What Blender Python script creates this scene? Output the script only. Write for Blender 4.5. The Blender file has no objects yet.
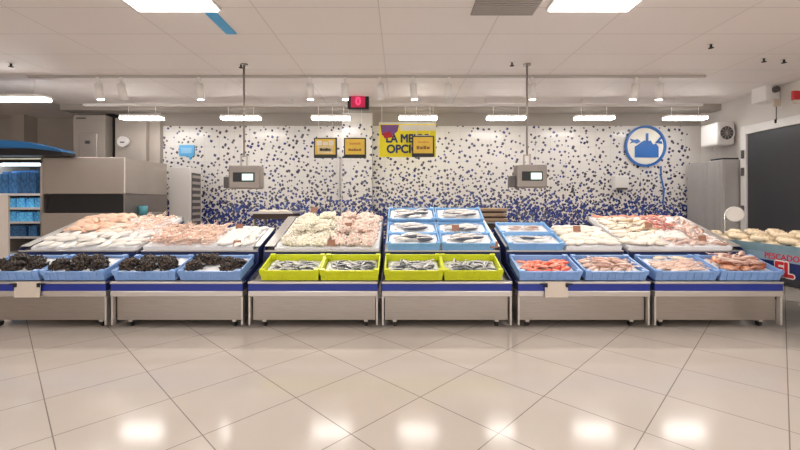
import bpy, bmesh, math, random
from mathutils import Vector, Matrix, Euler
R = random.Random(7)
C = bpy.context.scene.collection
F, HC, CX, HY = 391.0, 1.30, 400.0, 202.0
def at(x, y, d):
    return Vector(((x-CX)*d/F, d, HC+(HY-y)*d/F))

# ---------------------------------------------------------------- materials
def mat(name, col, rough=0.5, metal=0.0, var=0.0, vscale=8.0, bump=0.0, emit=None, estr=0.0, objvar=0.0, trans=0.0, coat=0.0, stretch=None, sss=0.0):
    m = bpy.data.materials.new(name); m.use_nodes = True
    nt = m.node_tree; b = nt.nodes['Principled BSDF']
    b.inputs['Base Color'].default_value = (*col, 1)
    b.inputs['Roughness'].default_value = rough
    b.inputs['Metallic'].default_value = metal
    b.inputs['Coat Weight'].default_value = coat
    if trans: b.inputs['Transmission Weight'].default_value = trans
    if emit:
        b.inputs['Emission Color'].default_value = (*emit, 1)
        b.inputs['Emission Strength'].default_value = estr
    tc = nt.nodes.new('ShaderNodeTexCoord')
    mp = nt.nodes.new('ShaderNodeMapping'); nt.links.new(tc.outputs['Object'], mp.inputs['Vector'])
    if stretch: mp.inputs['Scale'].default_value = stretch
    no = nt.nodes.new('ShaderNodeTexNoise'); no.inputs['Scale'].default_value = vscale; no.inputs['Detail'].default_value = 4
    nt.links.new(mp.outputs['Vector'], no.inputs['Vector'])
    if var or objvar:
        hs = nt.nodes.new('ShaderNodeHueSaturation'); hs.inputs['Color'].default_value = (*col, 1)
        mr = nt.nodes.new('ShaderNodeMapRange')
        mr.inputs['From Min'].default_value = .3; mr.inputs['From Max'].default_value = .7
        mr.inputs['To Min'].default_value = 1-var; mr.inputs['To Max'].default_value = 1+var
        nt.links.new(no.outputs['Fac'], mr.inputs['Value'])
        out = mr.outputs['Result']
        if objvar:
            oi = nt.nodes.new('ShaderNodeObjectInfo')
            m2 = nt.nodes.new('ShaderNodeMapRange'); m2.inputs['To Min'].default_value = 1-objvar; m2.inputs['To Max'].default_value = 1+objvar
            nt.links.new(oi.outputs['Random'], m2.inputs['Value'])
            mu = nt.nodes.new('ShaderNodeMath'); mu.operation = 'MULTIPLY'
            nt.links.new(out, mu.inputs[0]); nt.links.new(m2.outputs['Result'], mu.inputs[1]); out = mu.outputs[0]
        nt.links.new(out, hs.inputs['Value'])
        nt.links.new(hs.outputs['Color'], b.inputs['Base Color'])
    if bump:
        bp = nt.nodes.new('ShaderNodeBump'); bp.inputs['Strength'].default_value = bump; bp.inputs['Distance'].default_value = .01
        nt.links.new(no.outputs['Fac'], bp.inputs['Height']); nt.links.new(bp.outputs['Normal'], b.inputs['Normal'])
    return m

def brick_mat(name, c1, c2, mortar, bw, rh, rot=0, loc=(0,0,0), msize=.004, rough=.2, bump=.1, spec=.5, cloud=0.0):
    m = bpy.data.materials.new(name); m.use_nodes = True
    nt = m.node_tree; b = nt.nodes['Principled BSDF']
    g = nt.nodes.new('ShaderNodeNewGeometry')
    mp = nt.nodes.new('ShaderNodeMapping'); mp.inputs['Rotation'].default_value = (0,0,rot); mp.inputs['Location'].default_value = loc
    nt.links.new(g.outputs['Position'], mp.inputs['Vector'])
    br = nt.nodes.new('ShaderNodeTexBrick')
    br.offset = 0; br.squash = 1
    br.inputs['Scale'].default_value = 1; br.inputs['Mortar Size'].default_value = msize
    br.inputs['Mortar Smooth'].default_value = .1
    br.inputs['Brick Width'].default_value = bw; br.inputs['Row Height'].default_value = rh
    br.inputs['Color1'].default_value = (*c1,1); br.inputs['Color2'].default_value = (*c2,1); br.inputs['Mortar'].default_value = (*mortar,1)
    nt.links.new(mp.outputs['Vector'], br.inputs['Vector'])
    out = br.outputs['Color']
    if cloud:
        no = nt.nodes.new('ShaderNodeTexNoise'); no.inputs['Scale'].default_value = 1.6; no.inputs['Detail'].default_value = 6
        nt.links.new(g.outputs['Position'], no.inputs['Vector'])
        mr = nt.nodes.new('ShaderNodeMapRange'); mr.inputs['From Min'].default_value=.3; mr.inputs['From Max'].default_value=.7
        mr.inputs['To Min'].default_value=1-cloud; mr.inputs['To Max'].default_value=1+cloud
        nt.links.new(no.outputs['Fac'], mr.inputs['Value'])
        hs = nt.nodes.new('ShaderNodeHueSaturation'); nt.links.new(out, hs.inputs['Color']); nt.links.new(mr.outputs['Result'], hs.inputs['Value'])
        out = hs.outputs['Color']
    nt.links.new(out, b.inputs['Base Color'])
    b.inputs['Roughness'].default_value = rough
    b.inputs['Specular IOR Level'].default_value = spec
    bp = nt.nodes.new('ShaderNodeBump'); bp.inputs['Strength'].default_value = bump; bp.inputs['Distance'].default_value = .002; bp.invert = True
    nt.links.new(br.outputs['Fac'], bp.inputs['Height']); nt.links.new(bp.outputs['Normal'], b.inputs['Normal'])
    return m

def speckle_mat():
    m = bpy.data.materials.new('speckled_mosaic_tile'); m.use_nodes = True
    nt = m.node_tree; b = nt.nodes['Principled BSDF']; N = nt.nodes; L = nt.links
    g = N.new('ShaderNodeNewGeometry'); sp = N.new('ShaderNodeSeparateXYZ'); L.new(g.outputs['Position'], sp.inputs[0])
    ad = N.new('ShaderNodeMath'); ad.operation='ADD'; L.new(sp.outputs['X'], ad.inputs[0]); L.new(sp.outputs['Y'], ad.inputs[1])
    cb = N.new('ShaderNodeCombineXYZ'); L.new(ad.outputs[0], cb.inputs['X']); L.new(sp.outputs['Z'], cb.inputs['Y'])
    def math_(op, a, b_):
        n = N.new('ShaderNodeMath'); n.operation = op
        for i, v in enumerate((a, b_)):
            if isinstance(v, (int, float)): n.inputs[i].default_value = v
            else: L.new(v, n.inputs[i])
        return n.outputs[0]
    def prob(z0, z1, p0, p1):
        n = N.new('ShaderNodeMapRange'); n.inputs['From Min'].default_value = z0; n.inputs['From Max'].default_value = z1
        n.inputs['To Min'].default_value = p0; n.inputs['To Max'].default_value = p1; L.new(sp.outputs['Z'], n.inputs['Value'])
        return n.outputs['Result']
    masks = []; cols = []
    G=((.075,.07,.10,1),(.05,.055,.13,1),(.12,.115,.15,1),(.035,.05,.22,1),(.03,.03,.06,1))
    B=((.03,.05,.24,1),(.05,.08,.30,1),(.10,.11,.18,1),(.08,.13,.42,1),(.02,.03,.11,1))
    for (scale, size, rot, pz, pal) in ((10.5, .225, .5, prob(1.25, 2.85, 1.0, .50), G), (13.5, .25, 1.1, prob(1.1, 2.0, 1.0, .0), G), (15, .30, .2, prob(1.05, 1.6, 1.0, -.05), B), (12, .36, .8, prob(1.05, 1.42, 1.2, -.05), B)):
        mp = N.new('ShaderNodeMapping'); mp.inputs['Rotation'].default_value = (0,0,rot); mp.inputs['Location'].default_value = (rot*3, scale, 0); L.new(cb.outputs[0], mp.inputs['Vector'])
        no = N.new('ShaderNodeTexNoise'); no.inputs['Scale'].default_value = 9; L.new(cb.outputs[0], no.inputs['Vector'])
        mx = N.new('ShaderNodeMix'); mx.data_type='RGBA'; mx.blend_type='LINEAR_LIGHT'; mx.inputs[0].default_value = .02
        L.new(mp.outputs['Vector'], mx.inputs[6]); L.new(no.outputs['Color'], mx.inputs[7])
        v = N.new('ShaderNodeTexVoronoi'); v.voronoi_dimensions='2D'; v.distance='CHEBYCHEV'; v.inputs['Scale'].default_value = scale; v.inputs['Randomness'].default_value = .85
        L.new(mx.outputs[2], v.inputs['Vector'])
        sc = N.new('ShaderNodeSeparateColor'); L.new(v.outputs['Color'], sc.inputs[0])
        rad = math_('MULTIPLY', math_('ADD', math_('MULTIPLY', sc.outputs[2], .6), .65), size)
        a = math_('LESS_THAN', v.outputs['Distance'], rad)
        c = math_('LESS_THAN', sc.outputs[0], pz)
        masks.append(math_('MULTIPLY', a, c))
        cr = N.new('ShaderNodeValToRGB'); cr.color_ramp.interpolation='CONSTANT'
        e = cr.color_ramp.elements
        e[0].position = 0; e[0].color = pal[0]; e[1].position = .40; e[1].color = pal[1]
        for p, k in ((.62,pal[2]),(.75,pal[3]),(.88,pal[4])):
            q = e.new(p); q.color = k
        L.new(sc.outputs[1], cr.inputs[0]); cols.append(cr.outputs[0])
    # white tile base with faint grout grid
    br = N.new('ShaderNodeTexBrick'); br.offset=0; br.inputs['Scale'].default_value=1; br.inputs['Mortar Size'].default_value=.0025
    br.inputs['Brick Width'].default_value=.3; br.inputs['Row Height'].default_value=.3
    br.inputs['Color1'].default_value=(.78,.75,.72,1); br.inputs['Color2'].default_value=(.75,.725,.70,1); br.inputs['Mortar'].default_value=(.58,.55,.53,1)
    L.new(cb.outputs[0], br.inputs['Vector'])
    cur = br.outputs['Color']
    for k, c in zip(masks, cols):
        mx = N.new('ShaderNodeMix'); mx.data_type='RGBA'; L.new(k, mx.inputs[0]); L.new(cur, mx.inputs[6]); L.new(c, mx.inputs[7]); cur = mx.outputs[2]
    L.new(cur, b.inputs['Base Color']); b.inputs['Roughness'].default_value = .22
    return m

M = {}
M['steel'] = mat('brushed_steel', (.40,.36,.325), .30, .9, .07, 5, stretch=(1,1,30))
M['steel_lt'] = mat('polished_steel', (.60,.56,.525), .3, .7, .05, 6, stretch=(1,1,25))
M['machine'] = mat('satin_machine_steel', (.56,.51,.465), .26, .75, .05, 4, stretch=(1,1,25))
M['scale_case'] = mat('scale_case_steel', (.30,.265,.24), .4, .5, .05)
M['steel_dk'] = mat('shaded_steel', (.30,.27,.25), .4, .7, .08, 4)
M['navy'] = mat('navy_stripe', (.012,.03,.28), .3, 0, .04)
M['navy_dk'] = mat('navy_panel', (.012,.022,.10), .4, 0, .1)
M['marks_pale']=mat('screen_pale',(.8,.66,.40),.5)
M['marks_brown']=mat('screen_brown',(.30,.13,.03),.5)
M['marks_orange']=mat('screen_orange',(.62,.27,.05),.5)
M['black'] = mat('black_plastic', (.008,.008,.009), .4)
M['rubber'] = mat('black_rubber', (.02,.02,.02), .7)
M['blue_crate'] = mat('blue_crate_plastic', (.24,.41,.76), .35, 0, .05, objvar=.06)
M['sky_crate'] = mat('sky_blue_crate_plastic', (.26,.52,.88), .35, 0, .05, objvar=.06)
M['lime'] = mat('lime_crate_plastic', (.62,.68,.01), .35, 0, .05, objvar=.04)
M['ice'] = mat('crushed_ice', (.93,.94,.96), .35, 0, .04, 60, .6)
M['white'] = mat('white_enamel', (.78,.76,.74), .35)
M['white_pl'] = mat('white_plaster', (.70,.66,.62), .6, 0, .03, 2)
M['beige_wall'] = mat('beige_plaster', (.40,.345,.30), .7, 0, .05, 2)
M['beam'] = mat('taupe_beam', (.36,.32,.285), .6)
M['track'] = mat('track_metal', (.45,.41,.38), .5)
M['cream'] = mat('cream_card', (.62,.54,.46), .6, 0, .04)
M['ceil'] = brick_mat('ceiling_panels', (.87,.81,.785), (.855,.795,.77), (.67,.615,.59), 1.17, .58, loc=(0.2,-4.27+.58*20,0), msize=.006, rough=.6, bump=.2)
th = math.radians(45.67)
M['floor'] = brick_mat('polished_floor_tile', (.52,.46,.405), (.54,.48,.425), (.22,.19,.165), .585, .585, rot=-th, loc=(-.205+.585*30, .03+.585*30, 0), msize=.0032, rough=.13, bump=.1, cloud=.04)
M['speckle'] = speckle_mat()
M['tube'] = mat('lit_tube', (.9,.9,.9), .5, emit=(1,.965,.92), estr=16)
M['panel_lit'] = mat('lit_panel', (.9,.9,.9), .5, emit=(1,.965,.935), estr=6.3)
M['spot_lit'] = mat('spot_bulb', (.9,.9,.9), .5, emit=(1,.95,.88), estr=14)
M['fix'] = mat('fixture_white', (.82,.79,.76), .45)
M['door'] = mat('charcoal_door', (.045,.046,.052), .45, 0, .04)
M['gray_cab'] = mat('grey_lacquer', (.45,.43,.42), .45, 0, .03)
M['sign_blue'] = mat('sign_blue', (.03,.15,.48), .4)
M['sky'] = mat('sky_blue_sign', (.08,.42,.80), .4)
M['yellow'] = mat('poster_yellow', (1,.86,.01), .45)
M['paper'] = mat('poster_white', (.85,.82,.72), .5)
M['purple'] = mat('poster_purple', (.22,.09,.30), .5)
M['redm'] = mat('sign_red', (.55,.02,.03), .45)
M['txt_dk'] = mat('dark_lettering', (.03,.04,.12), .5)
M['gold'] = mat('screen_gold', (.52,.34,.04), .4, emit=(.55,.33,.03), estr=.35, var=.1)
M['scr_lt'] = mat('display_pale', (.4,.6,.55), .3, emit=(.65,.9,.82), estr=.7)
M['led_bg'] = mat('led_red_panel', (.3,.01,.05), .4, emit=(.75,.02,.10), estr=.3)
M['led'] = mat('led_red_digit', (.8,.05,.1), .4, emit=(1,.05,.15), estr=1.3)
M['mussel'] = mat('mussel_shell', (.009,.008,.010), .35, 0, .7, 25, objvar=.35)
M['mussel2'] = mat('brown_mussel_shell', (.048,.029,.018), .4, 0, .5, 25, objvar=.3)
M['clam_g'] = mat('greenish_clam_shell', (.86,.82,.66), .45, 0, .22, 30, objvar=.15)
M['clam_p'] = mat('pink_clam_shell', (.88,.66,.58), .45, 0, .22, 30, objvar=.15)
M['eye'] = mat('fish_eye', (.01,.01,.01), .2)
M['brown_tag'] = mat('brown_price_card', (.36,.17,.11), .5)
M['cardboard'] = mat('brown_board', (.42,.28,.18), .7, 0, .08)
M['dark_brown'] = mat('dark_brown_fill', (.09,.06,.045), .6)  # dark brown of the blocks under bench tops and between boards
M['teal'] = mat('teal_cloth', (.17,.28,.33), .6, 0, .1)
M['bun'] = mat('pale_bun', (.80,.66,.47), .6, 0, .1, 12, objvar=.12)
M['pack'] = mat('blue_pack', (.12,.52,.95), .3, 0, .5, 25, objvar=.3)
M['pack2'] = mat('dark_blue_pack', (.05,.16,.36), .3, 0, .6, 25, objvar=.3)
M['canopy'] = mat('canopy_blue', (.01,.10,.26), .4)
M['dark_grey'] = mat('dark_grey_panel', (.09,.08,.078), .5)
M['glass_w'] = mat('pale_translucent_door', (.72,.64,.58), .3)

def fish_mat(name, back, belly, var=.12, rough=.25):
    m = mat(name, belly, rough, 0, var, 30, objvar=.18)
    nt = m.node_tree; hs = [n for n in nt.nodes if n.type=='HUE_SAT'][0]
    tc = [n for n in nt.nodes if n.type=='TEX_COORD'][0]
    sp = nt.nodes.new('ShaderNodeSeparateXYZ'); nt.links.new(tc.outputs['Generated'], sp.inputs[0])
    cr = nt.nodes.new('ShaderNodeValToRGB'); e = cr.color_ramp.elements
    e[0].position=.42; e[0].color=(*belly,1); e[1].position=.66; e[1].color=(*back,1)
    nt.links.new(sp.outputs['Y'], cr.inputs[0]); nt.links.new(cr.outputs[0], hs.inputs['Color'])
    return m
M['f_silver'] = fish_mat('silver_fish_skin', (.07,.09,.11), (.72,.70,.68))
M['f_bass'] = fish_mat('bass_fish_skin', (.09,.10,.13), (.86,.83,.80))
M['f_red'] = fish_mat('red_fish_skin', (.80,.13,.07), (.90,.40,.28))
M['f_pink'] = fish_mat('pink_fish_skin', (.50,.28,.22), (.82,.60,.50))
M['f_beige'] = fish_mat('beige_fish_skin', (.58,.42,.26), (.86,.76,.62))
M['f_brown'] = fish_mat('brown_orange_fish_skin', (.38,.12,.06), (.86,.44,.28), .38)
M['f_cream'] = mat('cream_fillet', (.90,.81,.70), .35, 0, .10, 20, objvar=.07)
M['f_salmon'] = mat('salmon_fillet', (.90,.60,.44), .35, 0, .15, 20, objvar=.12)
M['f_white'] = mat('white_fillet', (.90,.86,.80), .3, 0, .06, 20, objvar=.05)
M['prawn'] = mat('prawn_shell', (.93,.69,.57), .3, 0, .25, 25, objvar=.2)
M['prawn_r'] = mat('red_prawn_shell', (.62,.22,.17), .3, 0, .25, 25, objvar=.2)

# ---------------------------------------------------------------- mesh helpers
class MB:
    def __init__(s): s.bm = bmesh.new()
    def box(s, x0,x1,y0,y1,z0,z1, mtx=None, mi=0):
        vs = [s.bm.verts.new((x,y,z)) for x in (x0,x1) for y in (y0,y1) for z in (z0,z1)]
        if mtx: 
            for v in vs: v.co = mtx @ v.co
        for f in ((0,1,3,2),(4,6,7,5),(0,4,5,1),(2,3,7,6),(0,2,6,4),(1,5,7,3)):
            fc = s.bm.faces.new([vs[i] for i in f]); fc.material_index = mi
        return s
    def cyl(s, p0, p1, r, n=14, r2=None, mi=0):
        p0, p1 = Vector(p0), Vector(p1); a = (p1-p0).normalized()
        u = a.orthogonal().normalized(); w = a.cross(u); r2 = r if r2 is None else r2
        A=[s.bm.verts.new(p0+(u*math.cos(t)+w*math.sin(t))*r) for t in [2*math.pi*i/n for i in range(n)]]
        B=[s.bm.verts.new(p1+(u*math.cos(t)+w*math.sin(t))*r2) for t in [2*math.pi*i/n for i in range(n)]]
        for i in range(n):
            f=s.bm.faces.new((A[i],A[(i+1)%n],B[(i+1)%n],B[i])); f.smooth=True; f.material_index=mi
        s.bm.faces.new(A[::-1]).material_index=mi; s.bm.faces.new(B).material_index=mi
        return s
    def ball(s, c, r, sc=(1,1,1), rot=None, sub=1, mi=0):
        m = Matrix.Translation(c) @ (rot.to_matrix().to_4x4() if rot else Matrix()) @ Matrix.Diagonal((*[r*k for k in sc],1))
        g = bmesh.ops.create_icosphere(s.bm, subdivisions=sub, radius=1, matrix=m)
        for v in g['verts']:
            for f in v.link_faces: f.smooth=True; f.material_index=mi
        return s
    def prism(s, pts, axis, a, b, mi=0):
        def P(p, t):
            return {'x':(t,p[0],p[1]), 'y':(p[0],t,p[1]), 'z':(p[0],p[1],t)}[axis]
        A=[s.bm.verts.new(P(p,a)) for p in pts]; B=[s.bm.verts.new(P(p,b)) for p in pts]
        n=len(pts)
        for i in range(n): s.bm.faces.new((A[i],A[(i+1)%n],B[(i+1)%n],B[i])).material_index=mi
        s.bm.faces.new(A[::-1]).material_index=mi; s.bm.faces.new(B).material_index=mi
        return s
    def build(s, name, m, parent=None, bevel=0):
        bmesh.ops.recalc_face_normals(s.bm, faces=s.bm.faces)
        me = bpy.data.meshes.new(name); s.bm.to_mesh(me); s.bm.free()
        for k in (m if isinstance(m,(list,tuple)) else [m]): me.materials.append(k)
        o = bpy.data.objects.new(name, me); C.objects.link(o)
        if parent: o.parent = parent
        if bevel:
            bv = o.modifiers.new('b','BEVEL'); bv.width = bevel; bv.segments = 2; bv.limit_method='ANGLE'
        return o
def box(name, m, x0,x1,y0,y1,z0,z1, parent=None, bevel=0):
    return MB().box(x0,x1,y0,y1,z0,z1).build(name, m, parent, bevel)
def tag(o, label, cat, group=None, kind=None):
    o['label']=label; o['category']=cat
    if group: o['group']=group
    if kind: o['kind']=kind
    return o
def struct(o): o['kind']='structure'; return o
def empty(name, loc, label, cat, group=None, rot=(0,0,0)):
    o = bpy.data.objects.new(name, None); C.objects.link(o); o.location = loc; o.rotation_euler = rot
    o.empty_display_size=.1
    return tag(o, label, cat, group)
def reloc(o):
    """put a one-mesh thing's origin at the centre of its base"""
    me=o.data; xs=[v.co for v in me.vertices]
    c=Vector(((min(v.x for v in xs)+max(v.x for v in xs))/2,(min(v.y for v in xs)+max(v.y for v in xs))/2,min(v.z for v in xs)))
    me.transform(Matrix.Translation(-c)); o.location=o.location+c
    return o
def copy_tree(o, parent=None):
    c=o.copy(); C.objects.link(c)
    if parent: c.parent=parent
    for ch in [k for k in bpy.data.objects if k.parent==o and k is not c]: copy_tree(ch, c)
    return c
def text(name, s, size, m, parent, loc, rot, extrude=.001, sx=1.0, align='CENTER', bold=.014):
    cu = bpy.data.curves.new(name,'FONT'); cu.body=s; cu.size=size; cu.extrude=extrude; cu.align_x=align; cu.align_y='CENTER'
    t = bpy.data.objects.new(name+'_tmp', cu); C.objects.link(t)
    bpy.context.view_layer.update()
    me = bpy.data.meshes.new_from_object(t.evaluated_get(bpy.context.evaluated_depsgraph_get()))
    bpy.data.objects.remove(t); me.materials.clear(); me.materials.append(m)
    if bold:      # heavier strokes: the same outlines repeated around a small ring
        b0=bmesh.new(); b0.from_mesh(me); b1=bmesh.new()
        for k in range(9):
            dx,dy=(0,0) if k==8 else (math.cos(k*math.pi/4)*size*bold,math.sin(k*math.pi/4)*size*bold)
            mt=me.copy(); mt.transform(Matrix.Translation((dx,dy,k*1e-5))); b1.from_mesh(mt); bpy.data.meshes.remove(mt)
        b1.to_mesh(me); b0.free(); b1.free()
    o = bpy.data.objects.new(name, me); C.objects.link(o); o.parent=parent; o.location=loc; o.rotation_euler=rot; o.scale=(sx,1,1)
    return o
FR=(math.pi/2,0,0)

# ---------------------------------------------------------------- room
DW, ZC = 7.8, 3.135
struct(box('floor', M['floor'], -9,6.3,-6,9.2,-.1,0))
struct(box('ceiling', M['ceil'], -9,6.3,-6,9.2,ZC,ZC+.1))
XT0, XT1 = (161-400)*DW/F, (690-400)*DW/F
zt = HC+(202-126)*DW/F
struct(box('wall_back', M['speckle'], XT0,XT1,DW,DW+.2,0,zt))
struct(box('trim_1', M['beam'], XT0,6.0,DW-.001,DW+.2,zt,ZC))      # plain band above the tiles
struct(box('wall_back_right', M['white_pl'], XT1,6.0,DW,DW+.2,0,zt))
struct(box('wall_right', M['white_pl'], 6.0,6.2,-6,DW+.2,0,ZC))
struct(box('wall_left_back', M['beige_wall'], -9,XT0,DW+.7,DW+.9,0,ZC))
struct(box('wall_left', M['beige_wall'], -9.2,-9,-6,DW+.9,0,ZC))
# tiled pillar
px0,px1=(342-400)*7.55/F,(372-400)*7.55/F
struct(box('trim_2', M['speckle'], px0,px1,7.55,DW-.001,0,zt))
struct(box('trim_6', M['white_pl'], px0,px1,7.551,DW-.002,zt+.001,ZC-.001))
struct(box('trim_3_highlight', M['white_pl'], px0-.035,px0-.001,7.62,DW,0,2.3))  # white strip painted in as the highlight along the pillar's left edge
# beam over the work area
struct(box('trim_4', M['beam'], at(60,0,7.3).x,6.0,7.3,7.55,3.02,ZC))
struct(box('trim_5', M['beige_wall'], (12-400)*8.2/F,(24-400)*8.2/F,8.2,DW+.7,0,ZC))

# ---------------------------------------------------------------- lights
def strip(x, y, d, w, label, group):
    p = at(x,y,d); L_=w
    r = empty('strip_light', (p.x,p.y,p.z), label, 'ceiling light', group)
    MB().box(-L_/2,L_/2,-.08,.08,.012,.05).build('housing', M['fix'], r, .005)
    MB().box(-L_/2+.005,L_/2-.005,-.075,.075,-.028,.0115).build('diffuser', M['tube'], r, .006)
    MB().cyl((-L_/3,0,.06),(-L_/3,0,3.01-p.z if d>6 else ZC-p.z),.006).cyl((L_/3,0,.06),(L_/3,0,3.01-p.z if d>6 else ZC-p.z),.006).build('hanger', M['fix'], r)
names=['over the tall steel cabinets','above the blue speech bubble sign and white cabinet','above the leftmost small menu screen','in front of the yellow poster','right of the hanging pole of the right scale','left of the round blue wall sign','above the grey lockers, rightmost of the row']
names=['over the steel ice machine, leftmost of the hanging row','beside the pole of the left hanging scale','above the leftmost small menu screen','above the yellow poster','beside the pole of the right hanging scale','just left of the round blue wall sign','right of the round blue wall sign, rightmost of the row']
for x,n in zip((142,241,331,418,506,594,685), names):
    strip(x,118,6.98,.68 if x not in (142,685) else .72,'white tube light hanging '+n,'tube lights along the hanging rail')
strip(8,99,5.7,1.16,'long white tube light near the left edge above the blue canopy',None)
r=MB().box(at(84,0,6.98).x,at(702,0,6.98).x,-.03,.03,-.02,.02).build('hanging_rail',M['fix']); r.location=(0,6.98,3.03)
tag(r,'long pale horizontal rail carrying the row of tube lights','rail')
for q in range(7):
    xx=at(100,0,6.98).x+q*1.72
    MB().cyl((xx,0,.02),(xx,0,ZC-3.03),.006,8).build('hanger',M['fix'],r)
r=MB().box(at(28,0,5.67).x,at(705,0,5.67).x,-.018,.018,-.012,.02).build('light_track',M['track']); r.location=(0,5.67,ZC-.02)
tag(r,'thin grey spotlight track fixed along the ceiling','track')
SPOTW=38
sp_lab={98:'leftmost lit white spotlight, above the steel cabinets',121:'unlit white spotlight beside the leftmost lit one',199:'lit white spotlight above the blue speech bubble sign',
310:'lit white spotlight above the left small menu screen',345:'lit white spotlight just left of the red number display',413:'lit white spotlight above the yellow poster',449:'unlit white spotlight to the right of the yellow poster',
532:'lit white spotlight beside the pole of the right hanging scale',636:'lit white spotlight above the left of the round blue sign',660:'lit white spotlight above the right of the round blue sign',380:'dim white spotlight just right of the red number display'}
for x,l in sp_lab.items():
    p=at(x,0,5.67); lit=x not in (121,449,380)
    r=empty('spotlight',(p.x,5.67,ZC-.03),l,'spotlight','white cylinder spotlights on the ceiling track')
    r.location.z=ZC-.033
    MB().box(-.02,.02,-.02,.02,-.05,0).cyl((0,0,-.05),(0,0,-.10),.012,8).build('mount',M['fix'],r)
    tl=Euler((R.uniform(.1,.2),R.uniform(-.12,.12),0)).to_matrix()
    a=Vector((0,0,-.09)); b=a+tl@Vector((0,0,-.22))
    MB().cyl(a,b,.052,18).build('lamp_body',M['fix'],r)
    if lit:
        ld=bpy.data.lights.new('spot_beam','SPOT'); ld.energy=SPOTW; ld.color=(1,.95,.88); ld.spot_size=2.3; ld.spot_blend=.7; ld.shadow_soft_size=.05
        lo=bpy.data.objects.new('spot_beam',ld); C.objects.link(lo); lo.parent=r; lo.location=b+Vector((0,-.01,-.03))
        lo.rotation_euler=(Vector((0,-.75,-1.9))).to_track_quat('-Z','Y').to_euler()
    c=b+tl@Vector((0,0,-.006)); MB().cyl(b,c,.043,18).build('bulb',M['spot_lit'] if lit else M['fix'],r)
# ceiling panels (the visible two, plus unseen ones added for light)
def panel(xc, y0, y1, label, group='square ceiling light panels', w=.8):
    r=empty('ceiling_light_panel',(xc,(y0+y1)/2,ZC),label,'ceiling light',group)
    h=(y1-y0)/2
    MB().box(-w/2-.02,w/2+.02,-h-.02,h+.02,-.03,-.001).build('frame',M['fix'],r)
    MB().box(-w/2,w/2,-h,h,-.045,-.0305).build('diffuser',M['panel_lit'],r)
for (xc,l) in ((1.77,'bright ceiling panel at the top right of the centre'),(-2.08,'bright ceiling panel at the top left of the frame')):
    panel(xc,2.5,3.68,l,w=.74)
for yy in (-.6,-3.8):
    for xc in (-5.4,-1.8,1.8,4.9): panel(xc,yy,yy+1.2,'added unseen ceiling panel further back over the shop floor',w=.9)
for xc in (-6.3,5.0): panel(xc,2.3,3.3,'added unseen ceiling panel outside the frame at the side')
r=MB().box(-.055,.055,-.23,.23,-.012,0).build('blue_ceiling_strip',M['sky']); r.location=(-1.83,4.02,ZC-.002)
tag(r,'short blue strip on the ceiling at the corner of the left light panel','ceiling strip')
# vent
r=empty('ceiling_vent',(at(503,0,3.75).x,3.58,ZC),'grey slatted air vent in the ceiling left of the right light panel','vent')
MB().box(-.3,.3,-.24,.24,-.008,-.001).build('backing',M['dark_grey'],r)
mb=MB()
for i in range(12): mb.box(-.3,.3,-.235+i*.04,-.212+i*.04,-.02,-.009)
mb.build('slats',M['track'],r)
for x,y,l in ((11,65,'small dark sprinkler head at the far left of the ceiling'),(241,66,'small dark sprinkler head above the left hanging scale'),(512,64,'small dark sprinkler head above the right hanging scale'),
              (711,46,'dark sprinkler head nearest the camera on the right of the ceiling'),(764,60,'small dark sprinkler head above the white wall box'),(784,61,'rightmost small dark sprinkler head on the ceiling')):
    d=F*(ZC-.03-HC)/(HY-y); p=at(x,y,d)
    r=empty('sprinkler_head',(p.x,d,ZC),l,'sprinkler','ceiling sprinkler heads')
    MB().cyl((0,0,0),(0,0,-.01),.035,12).build('flange',M['fix'],r)
    MB().cyl((0,0,-.01),(0,0,-.05),.012,8).cyl((0,0,-.05),(0,0,-.056),.028,12).build('nozzle',M['rubber'],r)

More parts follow.
